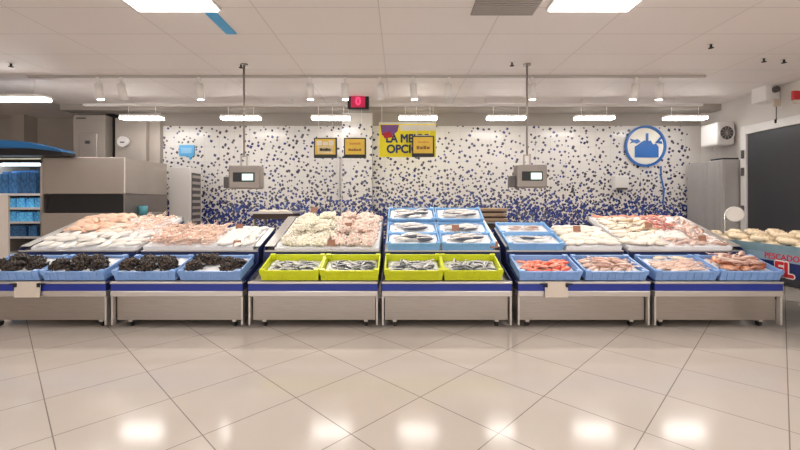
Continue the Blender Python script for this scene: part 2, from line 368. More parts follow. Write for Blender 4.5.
# ---------------------------------------------------------------- display counters
TL=math.atan2(.12,.42)           # front crate shelf tilt
def bedM(x0, y0, z0, tilt): return Matrix.Translation((x0,y0,z0)) @ Matrix.Rotation(tilt,4,'X')
SB=math.atan2(.315,.98)           # upper bed slope
Y0,Z0=4.45,.752
def counter(x0, x1, blen, label, wide_l=0, wide_r=0, bx=None):
    c=(x0+x1)/2; h=(x1-x0)/2
    r=empty('fish_display_counter',(c,3.97,0),label,'display counter','stainless fish display counters')
    o=lambda mb,n,m,bev=0,p=r: mb.build(n,m,p,bev)
    yb=4.45+blen*math.cos(SB)-3.97; zb=Z0+blen*math.sin(SB)
    o(MB().box(-h+.03,h-.03,.06,yb-.15,.085,.34),'base_panel',M['steel'])
    for s in (-1,1):
        o(MB().box(s*(h-.01)-.01,s*(h-.01)+.01,.01,.06,.045,.335),'side_post',M['steel_lt'],.004)
    o(MB().box(-h,h,0,.12,.336,.396),'front_lip',M['steel_lt'],.008)
    o(MB().box(-h+.002,h-.002,.006,.10,.3965,.467),'blue_stripe',M['navy'])
    o(MB().box(-h,h,-.006,.10,.4675,.492),'top_edge',M['steel_lt'],.006)
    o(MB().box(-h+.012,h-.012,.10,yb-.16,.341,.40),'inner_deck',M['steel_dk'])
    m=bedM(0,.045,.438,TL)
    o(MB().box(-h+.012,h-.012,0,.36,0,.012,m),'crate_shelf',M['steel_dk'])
    o(MB().box(-h+.012,h-.012,.462,.476,.402,.735),'riser',M['navy_dk'])
    o(MB().box(-h+.012,h-.012,.452,.49,.7355,.752),'step_rail',M['steel_lt'],.004)
    bm_=bedM(0,Y0-3.97,Z0-.016,SB)
    b0,b1 = (-h+.012,h-.012) if bx is None else (bx[0]-c,bx[1]-c)
    o(MB().box(b0,b1,.012,blen,-.02,0,bm_),'display_bed',M['steel_lt'])
    o(MB().box(b0,b1,blen+.001,blen+.014,-.02,.05,bm_),'back_edge',M['steel_lt'])
    for s,w in ((-1,wide_l),(1,wide_r)):
        e = 0 if w else -.06
        prof=[(.01,.40),(.01,.50),(.44,.62),(.47,.775+e),(yb,zb+.03+e),(yb,.40)]
        o(MB().prism(prof,'x',s*(h-.011)-s*.001,s*h-s*.001),'side_panel',M['navy_dk'])
        if w:
            o(MB().box(min(s*h,s*(h-w)),max(s*h,s*(h-w)),.03,blen,.045,.055,bm_),'side_ledge',M['steel_lt'],.003)
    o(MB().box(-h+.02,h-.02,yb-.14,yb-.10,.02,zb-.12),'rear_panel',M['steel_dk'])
    for sx in (-1,1):
        for yy in (.13,yb-.25):
            cs=MB().box(sx*(h-.13)-.02,sx*(h-.13)+.02,yy-.02,yy+.02,.05,.0845).build('caster',M['steel_lt'],r)
            MB().cyl((sx*(h-.13)-.012,yy+.01,.031),(sx*(h-.13)+.012,yy+.01,.031),.030,16).build('wheel',M['rubber'],cs)
    return r
DEEP,SHORT=1.02,.60
UX=[(-4.33,-2.99),(-2.945,-1.60),(-1.545,-.225),(-.185,1.14),(1.20,2.545),(2.59,3.895)]
counter(*UX[0],DEEP,'leftmost steel fish counter with dark blue stripe, holding the two left mussel crates',wide_l=.1)
counter(*UX[1],SHORT,'second steel fish counter from the left with heaps of prawns and white ice above mussels',wide_r=.07)
counter(*UX[2],DEEP,'steel fish counter holding the two left lime crates below bags of clams',wide_l=.11)
counter(*UX[3],DEEP,'steel fish counter holding the two right lime crates below sky blue crates',wide_r=.06)
counter(*UX[4],SHORT,'steel fish counter with the crate of red fish and a blank card on its front',wide_l=.03)
counter(*UX[5],DEEP,'rightmost steel fish counter with the large orange fish, beside the promotional stand',wide_r=.10)
# plain cards clipped over the stripe
for (x0,x1,l) in ((14,40,'blank beige card hanging over the stripe of the leftmost counter'),(545,568,'blank beige card hanging over the stripe below the red fish crate')):
    a=at(x0,0,3.95).x; b=at(x1,0,3.95).x
    r=empty('card_holder',((a+b)/2,3.95,.34),l,'card holder','blank cards on the counter fronts')
    w=(b-a)/2
    MB().box(-w,w,-.006,0,-.005,.155,Matrix.Rotation(-.08,4,'X')).build('card',M['cream'],r,.002)
    for s in (-1,1): MB().box(s*w*.9-.012,s*w*.9+.012,-.012,.006,.10,.14).box(s*(w+.02)-.025,s*(w+.02)+.025,-.008,.004,.125,.137).build('clip',M['black'],r)

# ---------------------------------------------------------------- crates
CWD,CDP,CHT=.64,.40,.104
def crate_proto(m, w=CWD, dp=CDP, h=CHT):
    mb=MB(); t=.009; fl=.014   # walls flare outwards to the rim
    def ring(z,off,th):
        return [(-w/2+off,-dp/2+off),(w/2-off,-dp/2+off),(w/2-off,dp/2-off),(-w/2+off,dp/2-off)]
    rings=[(.0,fl,0),(h*.85,.008,0),(h*.85,0,0),(h,0,0),(h,.016,0),(t,fl+t,0)]
    vv=[]
    for z,off,_ in rings: vv.append([mb.bm.verts.new((x,y,z)) for x,y in ring(z,off,0)])
    for a,b in zip(vv,vv[1:]):
        for i in range(4): mb.bm.faces.new((a[i],a[(i+1)%4],b[(i+1)%4],b[i]))
    mb.bm.faces.new(vv[0]); mb.bm.faces.new(vv[-1])
    for k in range(7):
        x=-w/2+.08+k*(w-.16)/6
        for s in (-1,1): mb.box(x-.005,x+.005,s*(dp/2-.009)-.006,s*(dp/2-.009)+.006,.012,h*.84)
    for sx in (-1,1):
        for sy in (-1,1): mb.box(sx*(w/2-.03)-.026,sx*(w/2-.03)+.026,sy*(dp/2-.022)-.02,sy*(dp/2-.022)+.02,h*.6,h+.010)
    o=mb.build('c',m,None); d=o.data; bpy.data.objects.remove(o)
    return d
crates={}
for k,mm in (('blue',M['blue_crate']),('sky',M['sky_crate']),('lime',M['lime'])):
    crates[k]=crate_proto(mm)
def ice_mesh(w, l, th, seed, sub=18, dome=.0):
    rr=random.Random(seed); mb=MB(); n=max(3,int(w/.03)); k=max(3,int(l/.03))
    top=[[mb.bm.verts.new((-w/2+w*i/n, l*j/k-l/2, th+rr.uniform(-.006,.007)+dome*math.sin(math.pi*i/n)*math.sin(math.pi*j/k))) for j in range(k+1)] for i in range(n+1)]
    bot=[[mb.bm.verts.new((-w/2+w*i/n, l*j/k-l/2, 0)) for j in range(k+1)] for i in range(n+1)]
    for i in range(n):
        for j in range(k):
            f=mb.bm.faces.new((top[i][j],top[i+1][j],top[i+1][j+1],top[i][j+1])); f.smooth=True
            mb.bm.faces.new((bot[i][j],bot[i][j+1],bot[i+1][j+1],bot[i+1][j]))
    for i in range(n):
        mb.bm.faces.new((bot[i][0],bot[i+1][0],top[i+1][0],top[i][0])); mb.bm.faces.new((bot[i+1][k],bot[i][k],top[i][k],top[i+1][k]))
    for j in range(k):
        mb.bm.faces.new((bot[0][j+1],bot[0][j],top[0][j],top[0][j+1])); mb.bm.faces.new((bot[n][j],bot[n][j+1],top[n][j+1],top[n][j]))
    return mb
def put(o, m): o.matrix_world = m
def crate(kind, m, label, group, ice=.045, icelabel=None):
    r=bpy.data.objects.new('fish_crate',crates[kind]); C.objects.link(r); tag(r,label,'crate',group); r.matrix_world=m
    if ice:
        w=CWD-.075+ice*.3; l=CDP-.075+ice*.3
        i=ice_mesh(w,l,ice,hash(label)%999 if False else len(label)*7).build('crushed_ice',M['ice']); i.matrix_world=m@Matrix.Translation((0,0,.0095))
        tag(i,'crushed ice filling the '+label[:70],'ice',None,'stuff')
    return m
def front_m(xc, tilt=.30): return Matrix.Translation((xc,4.172,.555)) @ Matrix.Rotation(tilt,4,'X')

# ---------------------------------------------------------------- sea food meshes
def fish_data(name, L, H, T, skin, tailw=1.0, bend=0.0):
    mb=MB(); n=10; k=8
    hp=[.12,.55,.82,.97,1,.93,.78,.58,.36,.2,.16]
    rg=[]
    for i in range(n+1):
        t=i/n; x=-L/2+L*.84*t; yo=bend*math.sin(t*math.pi)
        rg.append([mb.bm.verts.new((x, yo+H/2*hp[i]*math.cos(2*math.pi*j/k), T/2+T/2*min(1,hp[i]*1.15)*math.sin(2*math.pi*j/k)*(.98))) for j in range(k)])
    for a,b in zip(rg,rg[1:]):
        for j in range(k): mb.bm.faces.new((a[j],a[(j+1)%k],b[(j+1)%k],b[j])).smooth=True
    mb.bm.faces.new(rg[0]); mb.bm.faces.new(rg[-1])
    xt=-L/2+L*.82
    mb.prism([(xt,.07*H),(L/2,.46*H*tailw),(L/2-.07*L,0),(L/2,-.46*H*tailw),(xt,-.07*H)],'z',T/2-.0015,T/2+.0015)
    mb.prism([(-L*.12,H*.44),(L*.0,H*.68),(L*.14,H*.46),(L*.14,H*.3),(-L*.12,H*.3)],'z',T/2-.0015,T/2+.0015)
    mb.prism([(L*.0,-H*.42),(L*.10,-H*.62),(L*.15,-H*.35)],'z',T/2-.0015,T/2+.0015)
    mb.ball((-L*.40,H*.08,T*.80),H*.07,(1,1,.6),sub=1,mi=1)
    o=mb.build(name,[skin,M['eye']]); d=o.data; bpy.data.objects.remove(o); return d
def fillet_data(name, L, W, T, m):
    mb=MB(); n=8; prof=[.35,.75,.95,1,.97,.88,.72,.5,.22]
    rg=[]
    for i in range(n+1):
        x=-L/2+L*i/n; w=W/2*prof[i]; t=T*min(1,prof[i]*1.2)
        rg.append([mb.bm.verts.new((x,y,z)) for y,z in ((-w,0),(-w*.95,t*.5),(-w*.55,t*.95),(0,t*.9),(w*.55,t),(w*.95,t*.5),(w,0))])
    for a,b in zip(rg,rg[1:]):
        for j in range(7): mb.bm.faces.new((a[j],a[(j+1)%7],b[(j+1)%7],b[j])).smooth=True
    mb.bm.faces.new(rg[0]); mb.bm.faces.new(rg[-1])
    o=mb.build(name,m); d=o.data; bpy.data.objects.remove(o); return d
def prawn_data(name, L, m):
    mb=MB(); n=9; k=6; rg=[]; rr=L*.32
    for i in range(n+1):
        t=i/n; a=math.pi*1.15*t-.3; r=L*.085*(1-.62*t)*(1.0 if i%2 else .86)*(1 if i else .4)
        c=Vector((rr*math.cos(a),rr*math.sin(a),L*.09)); u=Vector((math.cos(a),math.sin(a),0))
        rg.append([mb.bm.verts.new(c+u*r*math.cos(q)+Vector((0,0,r*math.sin(q)))) for q in [2*math.pi*j/k for j in range(k)]])
    for a,b in zip(rg,rg[1:]):
        for j in range(k): mb.bm.faces.new((a[j],a[(j+1)%k],b[(j+1)%k],b[j])).smooth=True
    mb.bm.faces.new(rg[0]); mb.bm.faces.new(rg[-1])
    e=Vector((rr*math.cos(math.pi*1.15-.3),rr*math.sin(math.pi*1.15-.3),L*.09))
    mb.prism([(e.x-L*.03,e.y),(e.x+L*.10,e.y-L*.12),(e.x+L*.14,e.y-L*.02),(e.x+L*.03,e.y+L*.02)],'z',L*.08,L*.10)
    s=Vector((rr*math.cos(-.3),rr*math.sin(-.3),L*.1)); mb.cyl(s,s+Vector((-.02*L,-.42*L,.03)),.0022,5); mb.cyl(s,s+Vector((.2*L,-.30*L,.03)),.0022,5)
    o=mb.build(name,m); d=o.data; bpy.data.objects.remove(o); return d
def bag_data(name, rx, ry, rz, n, sh, ms, seed):
    rr=random.Random(seed); mb=MB()
    for _ in range(n):
        th_=rr.uniform(0,2*math.pi); u=rr.uniform(-.15,1); q=math.sqrt(max(0,1-u*u))*rr.uniform(.55,1)
        c=Vector((rx*q*math.cos(th_),ry*q*math.sin(th_),rz*.35+rz*.6*max(0,u)))
        mb.ball(c,1,sh,Euler((rr.uniform(0,3),rr.uniform(0,3),rr.uniform(0,3))),1,mi=rr.randrange(len(ms)))
    mb.ball((0,0,rz*.4),1,(rx*.75,ry*.75,rz*.4),sub=2)
    # gathered knot of the net
    mb.cyl((rx*.85,0,rz*.5),(rx*1.12,.0,rz*.75),.012,7,.02)
    zmin=min(v.co.z for v in mb.bm.verts)
    for v in mb.bm.verts: v.co.z=max(v.co.z-zmin*0,0.001)
    o=mb.build(name,ms); d=o.data; bpy.data.objects.remove(o); return d
D={}
for i,b in enumerate((0,.008,-.008)):
    D['sardine%d'%i]=fish_data('sardine',.17,.036,.02,M['f_silver'],bend=b)
    D['bass%d'%i]=fish_data('bass',.34,.10,.045,M['f_bass'],bend=b*1.5)
    D['red%d'%i]=fish_data('red_fish',.17,.048,.03,M['f_red'],bend=b)
    D['pink%d'%i]=fish_data('pink_fish',.22,.055,.032,M['f_pink'],bend=b)
    D['beige%d'%i]=fish_data('beige_fish',.26,.075,.035,M['f_beige'],bend=b)
    D['brown%d'%i]=fish_data('brown_fish',.27,.125,.055,M['f_brown'],1.3,bend=b)
    D['fcream%d'%i]=fillet_data('fillet',.16+.02*i,.07,.028,M['f_cream'])
    D['fsalm%d'%i]=fillet_data('fillet',.14+.02*i,.075,.03,M['f_salmon'])
    D['fwhite%d'%i]=fillet_data('fillet',.15+.02*i,.075,.026,M['f_white'])
    D['prawn%d'%i]=prawn_data('prawn',.13+.01*i,M['prawn'])
    D['prawnr%d'%i]=prawn_data('prawn',.13+.01*i,M['prawn_r'])
    D['mussel%d'%i]=bag_data('mussel_bag',.105,.110,.115,80,(.030,.018,.012),[M['mussel'],M['mussel2'],M['mussel2']],i)
    D['clamg%d'%i]=bag_data('clam_bag',.10,.085,.05,85,(.019,.017,.009),[M['clam_g'],M['clam_g'],M['f_cream']],i+10)
    D['clamp%d'%i]=bag_data('clam_bag',.10,.085,.05,85,(.019,.017,.009),[M['clam_p'],M['f_cream']],i+20)
def lay(key, m, name, label, cat, group, ang, s=1.0):
    o=bpy.data.objects.new(name,D[key+str(R.randrange(3))]); C.objects.link(o)
    o.matrix_world = m @ Matrix.Rotation(ang,4,'Z') @ Matrix.Diagonal((s,s,s,1))
    tag(o,label,cat,group); return o
def spread(m, key, name, label, cat, group, u0,u1,v0,v1, nu,nv, w, ang=(0,.3), jit=.25, s=(.9,1.1), layer=0.0, flip=False):
    du=(u1-u0)/nu; dv=(v1-v0)/nv
    for j in range(nv):
        for i in range(nu):
            u=u0+du*(i+.5+R.uniform(-jit,jit)); v=v0+dv*(j+.5+R.uniform(-jit,jit))
            a=ang[0]+R.uniform(-ang[1],ang[1])+(math.pi if flip and R.random()<.5 else 0)
            lay(key, m@Matrix.Translation((u,v,w+layer*R.random())), name, label, cat, group, a, R.uniform(*s))

# ---- front row crates
fx=[-3.985,-3.325,-2.60,-1.935]
lab=['blue crate of mussel nets at the left end of the front row','blue crate of mussel nets, second in the front row','blue crate of mussel nets, third in the front row, with green and white glints','blue crate with dark mussel nets left and smaller greenish nets right']
for i,x in enumerate(fx):
    m=crate('blue',front_m(x),lab[i],'blue crates of mussels in the front row',.066)
    cnt=[(-.22,-.05),(-.10,.06),(-.02,-.09),(.09,.03),(.20,-.06)] if i!=3 else [(-.20,-.07),(-.08,.06),(-.19,.07)]
    for (u,v) in cnt:
        lay('mussel',m@Matrix.Translation((u,v,.062)),'mussel_net','dark net of mussels in the '+['leftmost blue crate of the front row','second blue crate of the front row','third blue crate of the front row','fourth blue crate, left of its smaller nets'][i],'mussels','mussel nets in crate %s'%['one','two','three','four'][i],R.uniform(-.6,.6),R.uniform(.82,1.0))
    if i==3:
        for (u,v,s) in ((.10,.03,.75),(.14,-.09,.7),(.22,-.02,.8)):
            lay('mussel',m@Matrix.Translation((u,v,.062)),'mussel_net','small greenish net of mussels at the right of the fourth blue crate','mussels','small mussel nets in the fourth crate',R.uniform(-.6,.6),s)
yx=[(-1.125,'first'),(-.515,'second'),(.14,'third'),(.745,'rightmost')]
for x,n in yx:
    m=crate('lime',front_m(x)@Matrix.Diagonal((.945,1,1.08,1)),'lime yellow crate of small silver fish, %s of the four from the left'%n if n!='rightmost' else 'lime yellow crate of small silver fish, rightmost of the four','lime crates of silver fish',.035)
    spread(m,'sardine','sardine','small dark backed silver fish heaped in the %s lime crate'%n,'fish','silver fish in the %s lime crate'%n,-.22,.22,-.10,.09,5,5,.047,(0,.9),.3,(.85,1.1),.02,True)
    spread(m,'sardine','sardine','small dark backed silver fish heaped in the %s lime crate'%n,'fish','silver fish in the %s lime crate'%n,-.19,.19,-.07,.07,4,3,.068,(.3,1.2),.3,(.85,1.1),.012,True)
m=crate('blue',front_m(1.53),'blue crate of bright red fish in the front row','blue crates of red and pink fish',.035)
spread(m,'red','red_fish','small red fish piled in the blue crate above the blank card','fish','red fish in the front crate',-.24,.24,-.12,.11,5,6,.048,(.2,.9),.25,(.9,1.15),.02,True)
spread(m,'red','red_fish','small red fish piled in the blue crate above the blank card','fish','red fish in the front crate',-.15,.17,-.08,.05,3,3,.08,(.2,.9),.25,(.9,1.15),.01,True)
m=crate('blue',front_m(2.20),'blue crate of pinkish brown fish right of the red fish crate','blue crates of red and pink fish',.05)
spread(m,'pink','pink_fish','pinkish brown fish lying in the crate right of the red fish','fish','pinkish fish in the front crate',-.23,.23,-.13,.13,4,6,.062,(.5,.4),.2,(.9,1.1),.02)
spread(m,'pink','pink_fish','pinkish brown fish lying in the crate right of the red fish','fish','pinkish fish in the front crate',-.17,.17,-.09,.11,2,4,.092,(2.7,.4),.2,(.9,1.1),.015)
m=crate('blue',front_m(2.915),'blue crate of beige pink fish left of the large orange fish','blue crates of red and pink fish',.06)
spread(m,'pink','pink_fish','beige pink fish lying in the crate left of the large orange fish','fish','beige pink fish in the front crate',-.23,.23,-.13,.07,4,5,.072,(.2,.4),.2,(.9,1.1),.02)
spread(m,'beige','beige_fish','pale flat fish at the back of the crate left of the orange fish','fish','pale fish at the back of the crate',-.2,.2,.06,.16,2,1,.10,(.1,.3),.2,(.8,.95),.01)
m=crate('blue',front_m(3.57),'blue crate heaped with large orange brown fish at the right end','blue crates of red and pink fish',.055)
spread(m,'brown','orange_fish','large orange brown fish heaped in the rightmost blue crate','fish','orange fish in the rightmost crate',-.21,.21,-.11,.13,3,4,.066,(.15,.7),.25,(.75,.95),.03,True)
spread(m,'pink','orange_fish','pinkish fish lying on top of the orange fish in the rightmost blue crate','fish','pinkish fish on top of the orange fish',-.17,.17,-.09,.14,3,4,.115,(.3,1.0),.25,(.9,1.1),.03,True)

# ---- upper beds
def bed(x0): return bedM(x0,Y0,Z0-.014,SB)
def bed_ice(x0,x1,v0,v1,th,label,dome=0.0):
    i=ice_mesh(x1-x0,v1-v0,th,int(x0*100)%97+3,dome=dome).build('crushed_ice',M['ice'])
    i.matrix_world=bed((x0+x1)/2)@Matrix.Translation((0,(v0+v1)/2,.001)); tag(i,label,'ice',None,'stuff')
# counter 1
bed_ice(-4.21,-3.01,.02,1.0,.04,'bed of crushed ice on the upper shelf of the leftmost counter')
b=bed(-3.6)
spread(b,'fwhite','white_fillet','white fish fillet at the front of the leftmost upper ice bed','fish fillet','white fillets on the leftmost counter',-.55,.58,.04,.40,8,4,.043,(1.0,.9),.25,(1,1.2),.025)
spread(b,'fsalm','salmon_piece','orange salmon piece in the left half of the leftmost upper ice bed','fish fillet','salmon pieces on the leftmost counter',-.58,-.1,.44,.96,5,7,.045,(.3,1.2),.25,(.95,1.2),.035)
spread(b,'fsalm','salmon_piece','orange salmon piece on top of the rear heap of the leftmost counter','fish fillet','salmon pieces on top of the heap',-.46,.0,.72,.96,5,4,.075,(.3,1.2),.25,(.95,1.2),.03)
spread(b,'fcream','cream_fillet','cream fish fillet between the salmon and the white fillets','fish fillet','cream fillets on the leftmost counter',-.12,.2,.42,.72,3,4,.045,(.3,.5),.15,(1,1.2),.01)
spread(b,'prawn','prawn','pink prawn heaped at the rear right of the leftmost counter','prawn','pink prawns on the leftmost counter',.08,.58,.46,.97,6,7,.045,(0,3),.3,(1,1.25),.045)
# counter 2
bed_ice(-2.93,-1.68,.02,.58,.05,'bed of crushed ice on the upper shelf above the third and fourth mussel crates',.02)
b=bed(-2.27)
spread(b,'prawn','prawn','peach prawn heaped above the third and fourth mussel crates','prawn','peach prawns on the second counter',-.62,.14,.03,.56,12,8,.062,(0,3),.3,(1.05,1.35),.045)
spread(b,'prawn','prawn','peach prawn heaped above the third and fourth mussel crates','prawn','peach prawns on the second counter',-.58,.10,.06,.52,8,5,.10,(0,3),.3,(1.05,1.35),.03)
spread(b,'fwhite','white_fillet','white cuttlefish piece on ice at the right end of the second counter','fish fillet','white pieces on the second counter',0.16,.58,.04,.56,4,6,.062,(1.2,.6),.2,(1,1.15),.015)
# counter 3 clams
bed_ice(-1.43,-.24,.02,1.0,.035,'bed of crushed ice beneath the clam nets')
b=bed(-.885)
spread(b,'clamg','clam_net','greenish beige net of clams in the left half of the clam heap','clams','greenish nets of clams',-.50,.06,.02,.97,3,6,.037,(0,.8),.12,(1.0,1.12),.015)
spread(b,'clamp','clam_net','pinkish net of clams in the right half of the clam heap','clams','pinkish nets of clams',.08,.62,.02,.97,3,6,.037,(0,.8),.12,(1.0,1.12),.015)
spread(b,'clamg','clam_net','greenish beige net of clams lying on top at the left','clams','upper greenish nets of clams',-.42,.05,.28,.95,2,3,.095,(0,.8),.12,(1.0,1.1),.015)
spread(b,'clamp','clam_net','pinkish net of clams lying on top at the right','clams','upper pinkish nets of clams',.06,.55,.28,.95,2,3,.095,(0,.8),.12,(1.0,1.1),.015)
# counter 4 sky crates, three rows of two
rows=[(.165,.0,'nearest row'),(.50,.0,'middle row'),(.84,.07,'rear row')]
for v,w,rn in rows:
    for u,sn in ((-.325,'left'),(.30,'right')):
        xx=.478+u
        m=bed(xx)@Matrix.Translation((0,v,.006+w))@Matrix.Rotation(.02 if w==0 else .14,4,'X')@Matrix.Diagonal((.96,.80,.9,1))
        crate('sky',m,'sky blue crate of silver fish, %s on the %s'%(rn,sn),'sky blue crates of silver fish',.07)
        spread(m,'bass','silver_fish','large pale silver fish in the %s crate on the %s'%(rn,sn),'fish','silver fish in the %s %s crate'%(sn,rn),-.15,.15,-.12,.12,2,3,.082,(.1,.35),.15,(.85,1.0),.02,True)
# counter 5
for v,rn in ((.17,'front'),(.52,'rear')):
    m=bed(1.55)@Matrix.Translation((0,v,.004))@Matrix.Diagonal((1,.82,.85,1))
    crate('sky',m,'sky blue crate of ice and fish, %s of the pair behind the red fish'%rn,'sky blue crates behind the red fish',.06)
    spread(m,'bass' if v<.3 else 'pink','fish_on_ice','fish on ice in the %s crate of the pair behind the red fish'%rn,'fish','fish in the %s crate behind the red fish'%rn,-.2,.2,-.1,.1,2,2,.07,(.1,.35),.15,(.75,.9),.01,True)
bed_ice(1.90,2.53,.02,.58,.05,'bed of crushed ice right of the sky blue crates',.02)
b=bed(2.21)
spread(b,'fcream','cream_fillet','cream fish fillet on ice right of the sky blue crates','fish fillet','cream fillets on the fifth counter',-.29,.29,.03,.56,5,8,.062,(.2,.4),.2,(1,1.15),.02)
# counter 6
bed_ice(2.61,3.79,.02,1.0,.045,'bed of crushed ice on the rightmost upper shelf')
b=bed(3.2)
spread(b,'beige','beige_fish','beige fish in the rear left heap of the rightmost counter','fish','beige fish on the rightmost counter',-.56,.0,.40,.92,3,8,.048,(.3,.4),.2,(.9,1.1),.03,True)
spread(b,'prawnr','red_prawn','dark red prawn in the middle cluster of the rightmost counter','prawn','red prawns on the rightmost counter',.0,.25,.50,.85,4,5,.05,(0,3),.3,(1,1.2),.04)
spread(b,'pink','pink_fish','pinkish fish in the rear right heap of the rightmost counter','fish','pinkish fish on the rightmost counter',.25,.57,.26,.92,2,9,.048,(.6,.6),.2,(.9,1.1),.03,True)
spread(b,'fwhite','white_fillet','white fillet in the middle of the rightmost upper ice bed','fish fillet','white fillets on the rightmost counter',-.2,.25,.22,.46,3,3,.048,(.3,.6),.2,(1,1.2),.01)
spread(b,'fcream','cream_fillet','cream fillet at the front left of the rightmost upper ice bed','fish fillet','cream fillets on the rightmost counter',-.57,-.15,.03,.40,4,6,.048,(.3,.7),.25,(1,1.2),.03)
spread(b,'pink','pink_fish','small pink fish at the front of the rightmost upper ice bed','fish','small pink fish at the front',-.1,.56,.03,.22,4,3,.048,(.3,.5),.2,(.8,1),.02,True)
spread(b,'red','red_fish','red fish lined up along the rear rim of the rightmost counter','fish','red fish along the rear rim',-.55,.45,.93,.99,8,1,.055,(0,.2),.15,(.95,1.15),.01)
# blue rimmed crates at the back behind second counter
m=Matrix.Translation((-2.98,5.35,1.055))@Matrix.Rotation(SB,4,'X')

# ---- brown price cards stuck in the ice
for x,y,d,l in ((193,234,4.86,'small brown price card among the peach prawns'),(241,231,4.92,'small brown price card at the rear of the white pieces'),(239,248,4.52,'small brown price card above the fourth mussel crate'),
    (332,247,4.48,'small brown price card between the first two lime crates'),(349,230,4.85,'small brown price card among the pinkish clam nets'),(455,232,4.8,'small brown price card between the rows of sky blue crates'),
    (493,249,4.50,'brown price card at the gap right of the lime crates'),(575,233,4.82,'small brown price card among the cream fillets'),(646,230,4.95,'small brown price card among the red prawns'),(699,243,4.6,'small brown price card near the right end of the upper shelf'),
    (315,214,5.3,'small brown price card on top of the clam heap')):
    p=at(x,y,d)
    r=empty('price_card',(p.x,p.y-.06,p.z+.02),l,'price card','brown price cards in the displays')
    MB().box(-.045,.045,-.003,.003,0,.075,Matrix.Rotation(-.25,4,'X')).build('card',M['brown_tag'],r,.002)
    MB().cyl((0,.006,-.09),(0,.0,.01),.003,6).build('stake',M['steel_lt'],r)

# ---------------------------------------------------------------- hanging scales
def scale(xl,xr,yt,yb,xp,label):
    d=5.2; a=at(xl,yt,d); b=at(xr,yb,d)
    r=empty('hanging_scale',(at(xp,0,d).x,d,ZC),label,'scale','hanging weighing scales')
    ox=r.location.x; X0,X1=a.x-ox,b.x-ox; zT,zB=a.z-ZC,b.z-ZC
    MB().cyl((0,0,0),(0,0,-.02),.05,16).cyl((0,0,-.02),(0,0,zT+.12),.013,10).build('pole',M['steel'],r)
    MB().box(-.05,-.03,-.01,.01,zT,zT+.13).box(.03,.05,-.01,.01,zT,zT+.13).box(-.05,.05,-.012,.012,zT+.12,zT+.14).build('bracket',M['steel'],r)
    MB().box(X0,X1,-.09,.09,zB,zT).build('housing',M['scale_case'],r,.02)
    w=X1-X0
    q=MB().box(X0+w*.16,X0+w*.84,-.096,-.0905,zB+(zT-zB)*.30,zB+(zT-zB)*.70).build('display_bezel',M['black'],r)
    MB().box(X0+w*.45,X0+w*.80,-.099,-.0965,zB+(zT-zB)*.36,zB+(zT-zB)*.64).build('screen',M['scr_lt'],q)
    MB().box(X0-.08,X0-.002,-.05,.07,zB+.01,zB+(zT-zB)*.52).build('printer',M['dark_grey'],r,.008)
scale(231,262,166,189,244,'steel hanging scale with lit screen left of the pillar')
scale(515,545,165,188,527,'steel hanging scale with lit screen right of the yellow poster')

# ---------------------------------------------------------------- number display, menu screens, poster
d=6.85; a=at(348,95,d); b=at(369,110,d)
r=empty('number_display',((a.x+b.x)/2,d,b.z),'black box display with red glowing digit on the rail','number display')
w=(b.x-a.x)/2; h=a.z-b.z
MB().box(-w,w,-.06,.05,0,h).build('case',M['black'],r,.01)
q=MB().box(-w*.68,w*.66,-.068,-.0605,h*.12,h*.88).build('led_panel',M['led_bg'],r)
text('digit','0',.19,M['led'],q,(0,-.0695,h*.5),FR)
MB().cyl((0,0,h),(0,0,ZC-b.z),.01,8).build('hanger',M['fix'],r)
def menu(x0,x1,y0,y1,d,label,lines,fine=True):
    a=at(x0,y0,d); b=at(x1,y1,d); w=(b.x-a.x)/2; h=a.z-b.z
    r=empty('menu_screen',((a.x+b.x)/2,d,b.z),label,'screen','small menu screens hung over the counter')
    MB().box(-w,w,-.02,.03,0,h).build('bezel',M['black'],r,.005)
    q=MB().box(-w*.88,w*.88,-.026,-.0205,h*.17,h*.94).build('screen',M['gold'],r)
    for (bw,bz,bh,nn,mm) in lines:
        g=MB()
        for k in range(nn):
            xx=-bw*w+2*bw*w*(k+.08)/nn; g.box(xx,xx+2*bw*w*.84/nn,-.030,-.0265,h*bz,h*(bz+bh*(1 if k%2==0 else .75)))
        g.build('screen_marks',mm,q)
    MB().cyl((-w*.6,0,h),(-w*.6,0,3.01-b.z),.004,6).cyl((w*.6,0,h),(w*.6,0,3.01-b.z),.004,6).box(-w*.65,w*.65,-.006,.006,h*.999,h+.012).build('wire',M['fix'],r)
menu(314,337,138,158,6.8,'small framed menu screen with pale top, leftmost of three',((.78,.62,.24,3,M['paper']),(.78,.22,.36,1,M['marks_pale']),(.48,.34,.14,4,M['marks_brown'])))
menu(344,366,138,158,6.8,'small framed golden menu screen, middle of three, on the pillar',((.5,.66,.10,5,M['marks_orange']),(.6,.34,.12,5,M['marks_brown'])))
menu(412,434,136,157,6.7,'small framed golden menu screen overlapping the yellow poster',((.5,.66,.08,4,M['marks_orange']),(.62,.36,.16,4,M['marks_brown'])))
d=6.92; a=at(379,124,d); b=at(436,157,d); w=(b.x-a.x)/2; h=a.z-b.z
r=empty('yellow_poster',((a.x+b.x)/2,d,b.z),'large yellow poster reading LA MEJOR OPCION hanging beneath the rail','poster')
MB().box(-w,w,0,.02,0,h).build('board',M['yellow'],r,.003)
MB().box(-w*.25,w*.98,-.003,-.0005,h*.80,h*.97).build('white_band',M['paper'],r)
MB().prism([(-w*.95,h*.97),(-w*.3,h*.97),(-w*.35,h*.78),(-w*.6,h*.60),(-w*.9,h*.66)],'y',-.004,-.0005).build('purple_badge',M['purple'],r)
MB().prism([(-w*.9,h*.72),(-w*.62,h*.78),(-w*.5,h*.60),(-w*.8,h*.56)],'y',-.006,-.0045).build('red_badge',M['redm'],r)
text('lettering','LA MEJOR',.20,M['txt_dk'],r,(w*.02,-.004,h*.55),FR,sx=.9,bold=.04)
